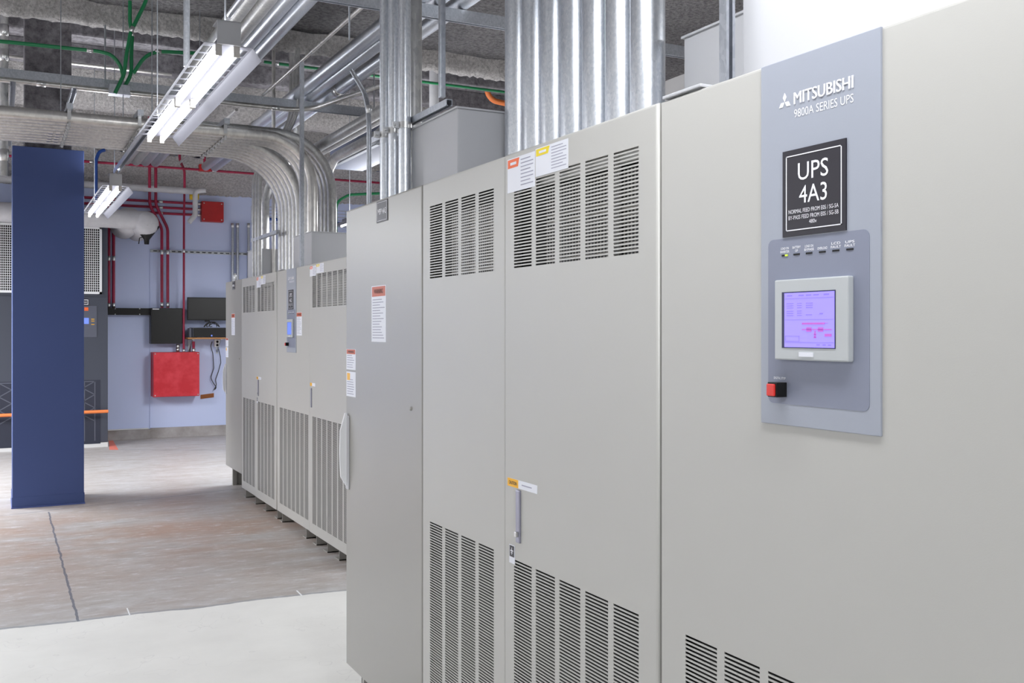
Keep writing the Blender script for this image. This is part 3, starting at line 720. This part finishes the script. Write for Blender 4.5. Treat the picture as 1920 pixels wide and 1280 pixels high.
# ------------------------------------------------------------------ fluorescent fixtures
def fixture(xc, y0, label, zl=2.80):
    L = 2.35
    root = thing('light_fixture', label, 'ceiling light', (xc, y0, zl), 'twin tube fluorescent fixtures')
    z = zl+.035
    MB().box(xc-.030, xc+.030, y0, y0+L, z, z+.055, .003).build('housing', 'housing_grey', root)
    for s in (-1, 1):
        mb = MB(); t_ = .0012
        def sheet(xa, za, xb, zb, ya, yb):
            a, b = xc+s*xa, xc+s*xb
            mb.add([(a, ya, za), (b, ya, zb), (b, yb, zb), (a, yb, za), (a, ya, za+t_), (b, ya, zb+t_), (b, yb, zb+t_), (a, yb, za+t_)],
                   [(0, 1, 2, 3), (7, 6, 5, 4), (0, 4, 5, 1), (1, 5, 6, 2), (2, 6, 7, 3), (3, 7, 4, 0)])
        sheet(.030, z+.005, .060, z+.001, y0, y0+L)
        sheet(.100, z-.001, .108, z-.003, y0, y0+L)
        sheet(.108, z-.003, .148, z-.055, y0, y0+L)
        yy = y0
        n = 17; gap = []
        for half in (0, 1):
            ya = y0+half*L/2; sl = (L/2-.10)/8
            ys = [ya]+[ya+.05+sl*k for k in range(9)]
            sheet(.060, z+.001, .100, z-.001, ya, ya+.05+.012)
            for k in range(1, 9):
                e = ya+.05+sl*k
                sheet(.060, z+.001, .100, z-.001, e-.012, e+.012)
            sheet(.060, z+.001, .100, z-.001, ya+L/2-.05, ya+L/2)
        mb.build('reflector', 'reflector_white', root)
        for half in (0, 1):
            a = y0+half*L/2+.03; b = a+L/2-.05
            x = xc+s*.040
            MB().tube([(x, a, zl+.008), (x, b, zl+.008)], .0125, 12).build('fluorescent_tube', 'tube_glow', root)
            for yy in (a-.012, b+.002): MB().box(x-.014, x+.014, yy, yy+.010, zl-.012, z+.004, .002).build('lamp_holder', 'lamp_holder', root)
    MB().box(xc-.052, xc+.052, y0-.012, y0+.0, z-.002, z+.105).box(xc-.052, xc+.052, y0-.012, y0+.10, z+.10, z+.105).build('mounting_bracket', 'box_paint', root)
    return root
def lamp(x, y, z, power, up, parent, name):
    la = bpy.data.lights.new(name, 'AREA'); la.shape = 'RECTANGLE'; la.size = .22; la.size_y = 2.3; la.energy = power
    la.color = (.965, .98, 1.0); o = bpy.data.objects.new(name, la); C.objects.link(o)
    o.parent = parent; o.location = (0, 1.175, z)
    if up: o.rotation_euler = (PI, 0, 0)
    return o
f1 = fixture(.92, 4.54, 'near glowing twin tube fluorescent fixture hanging over the aisle')
lamp(0, 0, .15, UP, True, f1, 'added_uplight')  # area lamp added above the reflector slots to brighten the ceiling
def again(x, y, label, down=0):
    c = copy_tree(f1); c.location = (x, y, 2.80); c['label'] = label
    if down: lamp(0, 0, -.03, DOWN*down, False, c, 'added_fill_light')  # extra area lamp added under the tubes to brighten the room
    return c
again(.92, 9.40, 'small looking glowing fixture farther down the aisle, beside the blue column')
again(3.70, 9.15, 'glowing fixture beyond the far row, only its end showing', 2.6)
for (x, y, e) in ((.92, -.35, .52), (.92, -5.2, .4), (-1.9, 4.5, .85), (-1.9, 9.4, 4.5), (-3.6, 11.9, 3.0), (-1.9, -.35, .3), (-1.9, -5.2, .5), (3.70, 4.3, .8), (3.70, -.55, .5), (3.7, -5.2, .5), (-4.0, 2.0, .3)):  # unseen fixtures, boosted past the visible ones; left-hand ones added for light
    again(x, y, 'fluorescent fixture outside the photo, %s' % ('added left of the aisle for light' if x < 0 else 'behind the camera' if x < 1 else 'behind the cabinets'), e)
# channel that carries the fixtures
for k, (a, b, lab) in enumerate(((6.90, 9.38, 'dark strut carrying the fixtures, between the near and far light'), (-6.0, 4.52, 'conduit-like strut above the near end of the near light'))):
    if k == 0: strut_bar('fixture_strut', (.92, a, 2.955), (.92, b, 2.955), lab)
    else: conduit('fixture_conduit', [(.92, a, 2.965), (.92, b, 2.965)], .014, 'galvanized', lab, n=12)
for (x, y, b) in ((3.7, 9.3, 4.61), (3.7, 11.3, 4.61), (3.7, -.4, 4.29), (3.7, 1.7, 4.29)):
    tag(MB().tube([(x, y, 2.885), (x, y, b)], .004, 8).build('hanger_rod', 'strut_steel'), 'thin hanger rod of a fixture behind the cabinets', 'rod', 'hanger rods behind the cabinets')
for y in (4.62, 6.8, 9.5, 11.6):
    tag(MB().tube([(.92, y, 2.94), (.92, y, 4.29 if y < 9 else (4.61))], .004, 8).build('hanger_rod', 'strut_steel'),
        {4.62: 'thin hanger rod above the near end of the near light', 6.8: 'thin hanger rod at the far end of the near light', 9.5: 'thin hanger rod above the near end of the far light', 11.6: 'thin hanger rod at the far end of the far light'}[y], 'rod')

# ------------------------------------------------------------------ blue column and cooling unit
cx0, cx1, cy0, cy1 = .103, .676, 9.60, 10.15
root = tag(MB().box(cx0, cx1, cy0, cy1, 0, 3.155, .006).build('column_cover', 'navy'), 'tall dark blue boxed column standing left in the aisle', 'column')
MB().box(cx0-.004, cx1+.004, cy0-.004, cy1+.004, 0.012, .098, .002).build('base_band', 'navy', root)
MB().box(cx0-.008, cx1+.008, cy0-.009, cy1+.008, 0, .012).build('floor_trim', 'navy_light', root)
struct('trim_8', MB().box(.2, .58, 9.7, 10.1, 3.16, 4.63, .01), 'bare_concrete')
YC = 14.17; xr = P(202.5, 700, Y=YC).x
root = thing('cooling_unit', 'charcoal floor-standing cooling unit behind the blue column', 'cooling unit', (.3, 14.5, 0))
MB().box(-1.2, xr, YC+.02, 14.9, .06, 2.99, .005).build('cabinet_body', 'charcoal', root)
MB().box(-1.2, xr, YC, 14.9, 0, .06).build('base_rail', 'slab_white', root)
zs = P(190, 556, Y=YC).z
for k, (a, b) in enumerate(((-1.2, -.36), (-.355, .46), (.465, xr))):
    d = MB().box(a+.004, b-.004, YC, YC+.02, .065, zs-.006, .004).build('door', 'charcoal', root)
    if k > 0:
        za, zb = P(170, 832, Y=YC).z, P(170, 712, Y=YC).z
        xa, xb_ = b-.38-.1, (P(188.5, 760, Y=YC).x if k == 2 else b-.10)
        MB().box(xa, xb_, YC-.002, YC+.001, za, zb).build('lower_inset', 'charcoal_dark', d)
        mb = MB(); t_ = .012; hh = (zb-za)*.62
        def strip(x0, z0, x1, z1):
            u = Vector((x1-x0, z1-z0)).normalized(); v = Vector((-u.y, u.x))*t_/2
            mb.add([(x0+v.x, YC-.0026, z0+v.y), (x1+v.x, YC-.0026, z1+v.y), (x1-v.x, YC-.0026, z1-v.y), (x0-v.x, YC-.0026, z0-v.y)], [(0, 1, 2, 3)])
        A, B = xa+.02, xb_-.07
        strip(B, za+.04, B, zb-.02); strip(xa+(B-xa)*.6, za+.04, xa+(B-xa)*.6, zb-.02); strip(A, zb-.02, B, zb-.02)
        for q in range(3):
            z0 = zb-.02-hh*q/3; strip(A, z0, B, z0-hh/3); strip(A, z0-hh/3, B, z0)
        mb.build('lattice_pattern', 'charcoal_mid', d)
for k, (a, b) in enumerate(((-1.1, P(19, 480, Y=YC).x+.12), (P(19, 480, Y=YC).x+.15, P(191, 480, Y=YC).x))):
    za, zb = P(180, 551, Y=YC).z, P(180, 425, Y=YC).z
    g_ = MB(); t_ = .03
    g_.box(a, b, YC-.012, YC+.02, za, za+t_).box(a, b, YC-.012, YC+.02, zb-t_, zb).box(a, a+t_, YC-.012, YC+.02, za, zb).box(b-t_, b, YC-.012, YC+.02, za, zb)
    n = int((b-a-2*t_)/.024)
    for q in range(1, n): xx = a+t_+(b-a-2*t_)*q/n; g_.box(xx-.003, xx+.003, YC-.006, YC+.004, za+t_, zb-t_)
    n = int((zb-za-2*t_)/.030)
    for q in range(1, n): z_ = za+t_+(zb-za-2*t_)*q/n; g_.box(a+t_, b-t_, YC-.004, YC+.004, z_-.003, z_+.003)
    gg = g_.build('air_grille', 'white', root)
    MB().box(a+t_, b-t_, YC+.005, YC+.021, za+t_, zb-t_).build('grille_backing', 'vent_dark', gg)
a = P(157, 573, Y=YC); b = P(181.5, 632, Y=YC)
p = MB().box(a.x-.12, b.x, YC-.008, YC, b.z, a.z, .003).build('control_panel', 'charcoal_mid', root)
a = P(157, 600, Y=YC); b = P(166.5, 607, Y=YC); MB().box(a.x-.04, b.x, YC-.011, YC-.007, b.z, a.z+.03).build('display_screen', 'screen_small', p)
for v in (597.5, 601, 607.5):
    a = P(171, v, Y=YC); b = P(177, v+1.3, Y=YC); MB().box(a.x, b.x, YC-.010, YC-.007, b.z, a.z).build('indicator_light', 'amber', p)
a = P(158, 576, Y=YC); b = P(165.5, 582.5, Y=YC); MB().box(a.x, b.x, YC-.010, YC-.007, b.z, a.z).build('maker_badge', 'orange', p)
a = P(156, 560, Y=YC); b = P(166.5, 572.5, Y=YC); q = MB().box(a.x-.03, b.x, YC-.003, YC, b.z, a.z).build('nameplate', 'plate_black', root)
MB().box(a.x-.02, b.x-.012, YC-.004, YC-.003, a.z-.018, a.z-.01).box(a.x-.02, b.x-.012, YC-.004, YC-.003, b.z+.01, b.z+.018).box(b.x-.012, b.x-.007, YC-.004, YC-.003, b.z+.01, a.z-.01).build('border_line', 'white_print', q)
MB().text('CRAC', a.x+.02, (a.z+b.z)/2, .022, YC-.003, .07, face='-y').build('lettering', 'white_print', q)
# orange pipe rail in front of the unit
z_ = P(180, 773, Y=YC-.12).z
o = conduit('orange_rail', [(-1.2, YC-.12, z_), (P(203, 773, Y=YC-.12).x, YC-.12, z_+.01)], .022, 'orange_pipe', 'horizontal orange pipe in front of the cooling unit', 'pipe', n=12)
for x in (-1.0, .2): MB().box(x-.015, x+.015, YC-.125, YC+.02, z_-.012, z_+.012).build('bracket', 'black', o)

# ------------------------------------------------------------------ things on the far wall
YW = YF
def wall_box(name, x0, y0, x1, y1, dp, m, label, cat, ch=.005):
    a = P(x0, y0, Y=YW-dp); b = P(x1, y1, Y=YW-dp)
    o = MB().box(a.x, b.x, YW-dp, YW-.001, b.z, a.z, ch).build(name, m)
    return tag(o, label, cat), a, b
o, a, b = wall_box('control_box', 283, 577, 342.5, 644, .18, 'black_gloss', 'black metal cabinet on the blue wall above the red box', 'wall cabinet')
MB().box(a.x+.005, b.x-.005, YW-.188, YW-.18, b.z+.005, a.z-.005, .003).build('door', 'black_gloss', o)
MB().box(a.x+.02, a.x+.11, YW-.19, YW-.187, a.z-.022, a.z-.010).build('maker_badge', 'label_white', o)
o, a, b = wall_box('wireway', 203, 577, 282.5, 590.5, .12, 'black', 'long black wireway trough left of the black cabinet', 'wireway')
MB().box(a.x, b.x, YW-.124, YW-.12, b.z-.0, a.z+.0).build('cover', 'black', o)
for u in (216, 262):
    for v in (578.5, 589): q = P(u, v, Y=YW-.126); MB().lathe((q.x, YW-.126, q.z), 'y', [(-.004, 0), (-.004, .008), (.002, .009)], 8).build('screw', 'zinc', o)
o, a, b = wall_box('red_panel_box', 287.5, 660.5, 374, 742, .25, 'red_paint', 'large red metal box low on the blue wall', 'wall box')
MB().box(a.x+.004, b.x-.004, YW-.258, YW-.25, b.z+.004, a.z-.004, .003).build('cover', 'red_paint', o)
for xx in (a.x+.022, b.x-.022):
    for zz in (a.z-.022, b.z+.022): MB().lathe((xx, YW-.262, zz), 'y', [(-.003, 0), (-.003, .009), (.004, .011)], 8).build('corner_screw', 'zinc', o)
o, a, b = wall_box('red_junction_box', 378.5, 376.5, 419.5, 416.5, .12, 'dark_red', 'square dark red box high on the blue wall', 'wall box')
MB().box(a.x+.004, b.x-.004, YW-.126, YW-.12, b.z+.004, a.z-.004, .002).build('cover', 'dark_red', o)
for xx in (a.x+.03, b.x-.03):
    for zz in (a.z-.03, b.z+.03): MB().lathe((xx, YW-.129, zz), 'y', [(-.002, 0), (-.002, .009), (.003, .010)], 8).build('corner_screw', 'zinc', o)
# monitor, shelf, computer
a = P(351, 557, Y=14.78); b = P(440, 600.5, Y=14.78)
o = tag(MB().box(a.x, b.x, 14.76, 14.80, b.z, a.z, .004).build('monitor', 'black'), 'black wall monitor above the wooden shelf', 'monitor')
MB().box(a.x+.012, b.x-.012, 14.757, 14.761, b.z+.016, a.z-.012).build('screen', 'black_gloss', o)
MB().box((a.x+b.x)/2-.06, (a.x+b.x)/2+.06, 14.80, 14.969, b.z+.1, b.z+.2).build('wall_bracket', 'black', o)
MB().box(P(384, 603, Y=14.78).x, P(393, 603, Y=14.78).x, 14.765, 14.80, b.z-.02, b.z, .004).build('sensor', 'black', o)
zt = P(380, 632.5, Y=14.62).z; xa, xb = P(352, 632, Y=14.62).x, P(440, 632, Y=14.62).x
sh = tag(MB().box(xa, xb, 14.60, 14.969, zt-.022, zt, .003).build('wall_shelf', 'wood'), 'small wooden shelf under the monitor', 'shelf')
for x in (xa+.06, xb-.2):
    MB().box(x, x+.03, 14.63, 14.965, zt-.034, zt-.022).box(x, x+.03, 14.955, 14.969, zt-.24, zt-.022).prism([(14.66, zt-.034), (14.69, zt-.034), (14.965, zt-.235), (14.965, zt-.21)], 'x', x+.01, x+.02).build('shelf_bracket', 'strut_steel', sh)
xa2, xb2 = P(361, 620, Y=14.62).x, P(436, 620, Y=14.62).x; z1 = P(380, 614, Y=14.62).z
o = tag(MB().box(xa2, xb2, 14.61, 14.90, zt+.006, z1, .006).build('desktop_computer', 'charcoal'), 'dark desktop computer lying on the wooden shelf', 'computer')
MB().box(xa2+.01, xb2-.01, 14.604, 14.612, zt+.012, z1-.006, .002).build('front_panel', 'black', o)
q = P(397, 629, Y=14.6); MB().lathe((q.x, 14.602, q.z), 'y', [(-.003, 0), (-.003, .010), (.002, .012)], 10).build('power_button', 'screen_small', o)
for dx in (.04, .5): MB().box(xa2+dx, xa2+dx+.03, 14.65, 14.85, zt, zt+.006).build('foot', 'black', o)
# router box beside, cable loops behind
tag(MB().box(P(352, 622, Y=14.68).x+.02, P(360, 622, Y=14.68).x-.005, 14.66, 14.82, zt, P(355, 615, Y=14.68).z, .004).build('network_box', 'charcoal_mid'), 'small grey device on the shelf left of the computer', 'network device')
for k in range(3):
    pts = [P(392+10*math.cos(t_*.7+k)+k*5, 608-5*math.sin(t_*1.1+k*2), Y=14.72-.02*k) for t_ in range(9)]
    tag(MB().tube(fillet(pts, .03, 3), .006, 6).build('cable', 'cord_black'), 'black cable loop between monitor and computer, the %s' % ('left one', 'middle one', 'right one')[k], 'cable', 'cables behind the computer')
# outlet and two cords hanging
a = P(402, 636, Y=YW-.03); b = P(412, 650, Y=YW-.03)
o = tag(MB().box(a.x, b.x, YW-.05, YW-.001, b.z, a.z, .004).build('power_outlet', 'white'), 'white power outlet under the shelf', 'outlet')
for dz in (.035, .085): MB().lathe(((a.x+b.x)/2+.0, YW-.055, a.z-dz), 'y', [(-.02, 0), (-.02, .014), (.004, .018)], 10).build('plug', 'black', o)
for k, px in enumerate(([(398, 640), (395, 648), (399, 662), (401, 690), (395, 708), (400, 718), (406, 726), (403, 730)], [(409, 650), (413, 668), (414, 680), (409, 698), (404, 712), (406, 722), (401, 731)])):
    pts = [P(u, v, Y=YW-.04-.01*k) for u, v in px]
    tag(MB().tube(fillet(pts, .08, 4), .006, 6).build('cable', 'cord_black'), 'thin black cord hanging below the shelf, the %s one' % ('left' if k == 0 else 'right'), 'cord', 'cords below the shelf')
a = P(376, 740, Y=YW-.006); b = P(401, 747, Y=YW-.006)
mb = MB(); mb.add([(a.x, YW-.008, a.z), (b.x, YW-.008, a.z+.02), (b.x, YW-.008, b.z+.02), (a.x, YW-.008, b.z), (a.x, YW-.001, a.z), (b.x, YW-.001, a.z+.02), (b.x, YW-.001, b.z+.02), (a.x, YW-.001, b.z)], [(0, 1, 2, 3), (7, 6, 5, 4), (0, 4, 5, 1), (1, 5, 6, 2), (2, 6, 7, 3), (3, 7, 4, 0)])
tag(mb.build('glue_patch', 'brown_tag'), 'small tilted brown patch stuck on the wall right of the red box', 'patch')
# red conduits
def wall_conduit(px, r, m, label, Y=None, group=None, R=.25, coup=(), name='red_conduit'):
    Y = Y or YW-.05
    return conduit(name, [P(u, v, Y=Y) for u, v in px], r, m, label, 'conduit', group, coup, R=R, n=10)
wall_conduit([(204, 345), (204, 577)], .021, 'red_conduit', 'leftmost upright red conduit, rising from the black wireway', coup=((0, .98), (0, .6)), group='red conduits on the wall')
wall_conduit([(213, 345), (213, 577)], .021, 'red_conduit', 'second upright red conduit from the left on the black wireway', coup=((0, .98), (0, .6)), group='red conduits on the wall')
YR = YW-.10
wall_conduit([(280.5, 352), (280.5, 384), (303.5, 428), (303.5, 577)], .021, 'red_conduit', 'left red conduit with an offset bend above the black cabinet', YR, coup=((2, .96), (2, .3)), group='red conduits on the wall')
wall_conduit([(292, 352), (292, 384), (314.5, 428), (314.5, 577)], .021, 'red_conduit', 'right red conduit with an offset bend above the black cabinet', YR, coup=((2, .96), (2, .3)), group='red conduits on the wall')
wall_conduit([(346, 352), (345, 400), (344.5, 660)], .016, 'red_conduit', 'long thin red conduit running down to the large red box', YW-.20, coup=((1, .99), (1, .27)), group='red conduits on the wall')
wall_conduit([(363, 640), (363, 660)], .020, 'red_conduit', 'short red stub under the shelf into the large red box', YW-.12, coup=((0, .85),))
wall_conduit([(333.5, 645), (333.5, 660)], .022, 'zinc', 'short silver nipple between black cabinet and red box', YW-.10, coup=((0, .3), (0, .7)), name='conduit_nipple')
YH_ = 14.2
for k, (a, b) in enumerate((((280.5, 288), (280.5, 352)), ((292, 288), (292, 352)))):
    conduit('red_conduit', [P(a[0], 185, Y=14.12), P(b[0], 352, Y=14.12)], .021, 'red_conduit', 'short red conduit crossing the sprayed beam, the %s of the pair' % ('left' if k == 0 else 'right'), n=10, group='red conduits on the beam')
conduit('red_conduit', [P(334, 185, Y=14.12), P(337, 300, Y=14.12), P(346, 320, Y=14.12), P(346, 352, Y=14.12)], .018, 'red_conduit', 'thin kinked red conduit crossing the sprayed beam', R=.2, n=10, group='red conduits on the beam')
for k, v in enumerate((381, 391.5, 402)):
    a = P(240, v-4, Y=YW-.04); b = P(378, v+1.5, Y=YW-.04)
    conduit('red_conduit', [(a.x-.9, YW-.04, b.z), (b.x, YW-.04, b.z)], .019, 'red_conduit', 'horizontal red conduit into the square red box, %s of three' % ('top', 'middle', 'bottom')[k], n=10,
            couplings=((0, .985), (0, .70), (0, .40)), group='horizontal red conduits')
Yb = 14.05
a = P(158, 299.5, Y=Yb); b = P(383, 313.5, Y=Yb)
conduit('red_conduit', [(-4, Yb, a.z-.02), (5.5, Yb, a.z-.02)], .017, 'red_conduit', 'long red conduit crossing in front of the sprayed beam', n=10, couplings=((0, .535), (0, .70)))
p = P(383.5, 315, Y=Yb)
o = tag(MB().box(p.x-.075, p.x+.075, Yb-.05, Yb+.05, p.z-.045, p.z+.045, .004).build('red_junction_box', 'dark_red'), 'small red junction box on the long red conduit', 'junction box')
MB().tube([(p.x, Yb, p.z+.045), (p.x, Yb, p.z+.32)], .018, 10).build('stem', 'red_conduit', o)
# blue conduit
conduit('blue_conduit', [P(197, 281, Y=14.0), P(186, 284, Y=14.0), P(180, 300, Y=14.0), P(179.5, 412, Y=14.0)], .022, 'blue_conduit', 'blue conduit dropping right of the blue column', 'conduit', R=.15, n=10)
# white pipes
zp = P(280, 353, Y=14.55).z
conduit('white_pipe', [(-1.0, 14.55, zp), (P(370, 355, Y=14.55).x, 14.55, zp)], .048, 'insulation', 'long white pipe along the top of the blue wall', 'pipe', n=14)
p = P(368, 355, Y=14.5)
o = conduit('white_pipe', [P(385, 357, Y=14.4), P(366, 357, Y=14.4), P(366, 403, Y=14.4), P(354, 417, Y=14.4)], .036, 'insulation', 'white pipe elbow and drop beside the square red box', 'pipe', R=.08, n=12)
q = P(364, 368, Y=14.62); MB().lathe(q, 'x', [(-.06, .0), (-.06, .05), (.06, .05), (.06, 0)], 14).build('valve_body', 'yellow_metal', o)
c1 = P(275, 415, Y=13.9); 
o = conduit('white_pipe', [(-1.0, 13.98, c1.z+.05), (c1.x, 13.98, c1.z+.02)], .125, 'insulation', 'thick white insulated pipe ending in rounded elbows beside the far light', 'pipe', n=20)
MB().lathe((c1.x, 14.0, c1.z-.02), 'y', [(-.17, 0), (-.165, .08), (-.13, .14), (-.03, .165), (.9, .165)], 24).build('pipe_elbow', 'insulation', o)
c2 = P(240, 412, Y=14.4); MB().lathe((c2.x, 14.3, c2.z-.03), 'y', [(-.16, 0), (-.15, .10), (-.1, .17), (.0, .19), (.6, .19)], 24).build('pipe_elbow', 'insulation', o)
q = P(276, 432, Y=13.95)
MB().lathe((q.x, 14.0, q.z-.02), 'z', [(-.16, .0), (-.16, .03), (-.10, .035), (-.08, .05), (.08, .17), (.09, .0)], 18).tube([(q.x-.10, 14.0, q.z-.18), (q.x-.09, 14.0, q.z-.10), (q.x-.03, 14.0, q.z-.08)], .006, 6).build('black_funnel', 'black', o)
# wall strut with grey conduits
zz = P(370, 473, Y=YW-.02).z
xa, xb = P(282, 473, Y=YW-.03).x, 5.2
o = tag(MB().box(xa, xb, YW-.021, YW-.001, zz-.02, zz+.02).build('wall_strut', 'strut_steel'), 'thin slotted strut running across the blue wall', 'strut')
mb = MB()
xx = xa+.04
while xx < xb-.06: mb.box(xx, xx+.05, YW-.0225, YW-.0205, zz-.007, zz+.007); xx += .085
mb.build('slots', 'vent_dark', o)
tag(MB().box(xa-.006, xa+.006, YW-.012, YW-.001, .16, zz-.021).build('wall_trim_strip', 'wall_blue'), 'thin vertical strip on the blue wall below the strut end', 'trim strip')
for k, u in enumerate((436, 445.5, 466)):
    a = P(u, 421, Y=YW-.045); conduit('grey_conduit', [(a.x, YW-.045, a.z), (a.x, YW-.045, .3)], .020, 'strut_steel', 'dull wall conduit above the eyebolt cabinet, %s of three from left' % ORD[k], n=10, group='dull wall conduits', couplings=((0, .004),))
# wire tray behind the far row
mb = MB(); a = P(600, 370, Y=13.6); b = P(640, 395, Y=13.6)
for k in range(6): mb.tube([(3.06, 13.6, 3.25-.045*k), (6.5, 13.6, 3.25-.045*k)], .005, 6)
for k in range(17): mb.tube([(3.06+.19*k, 13.6, 3.25), (3.06+.19*k, 13.6, 3.02)], .005, 6)
o = tag(mb.build('wire_tray', 'strut_steel'), 'wire cable tray crossing the far wall behind the conduits', 'cable tray')
MB().tube([(3.08, 13.55, 3.06), (3.2, 13.55, 3.08), (6.1, 13.55, 3.05)], .02, 8).build('cables', 'blue_conduit', o)
conduit('green_conduit', [Vector((P(630, 378, Y=12.5).x, 12.5, 0)), P(630, 378, Y=12.5), P(655, 365, Y=12.5), P(720, 362, Y=12.5), Vector((6.5, 12.5, P(720, 362, Y=12.5).z))], .018, 'green_conduit', 'green conduit seen in the gap right of the risers', 'conduit', 'green conduits', R=.2, n=10)

# paint and chalk marks on the floor
def floor_mark(px, m, label, name='paint_mark'):
    q = [P(u, v, Z=.0) for u, v in px]; n = len(q)
    mb = MB(); mb.add([(p.x, p.y, .0) for p in q]+[(p.x, p.y, .0015) for p in q], [tuple(range(n)), tuple(range(n, 2*n))]+[(i, (i+1) % n, n+(i+1) % n, n+i) for i in range(n)])
    tag(mb.build(name, m), label, 'floor mark')
mat('orange_paint', srgb(235, 130, 110), .6)
floor_mark([(204, 824), (211, 824), (222, 843), (205, 843)], 'orange_paint', 'faded orange paint patch on the floor by the cooling unit')
floor_mark([(237, 1140), (239.5, 1140), (245, 1154), (242.5, 1154)], 'white', 'short white chalk tick on the floor, left one', 'chalk_mark')
floor_mark([(555, 1107), (558, 1107), (568, 1117), (565, 1117)], 'white', 'short white chalk tick on the floor, near the grey cabinets', 'chalk_mark')
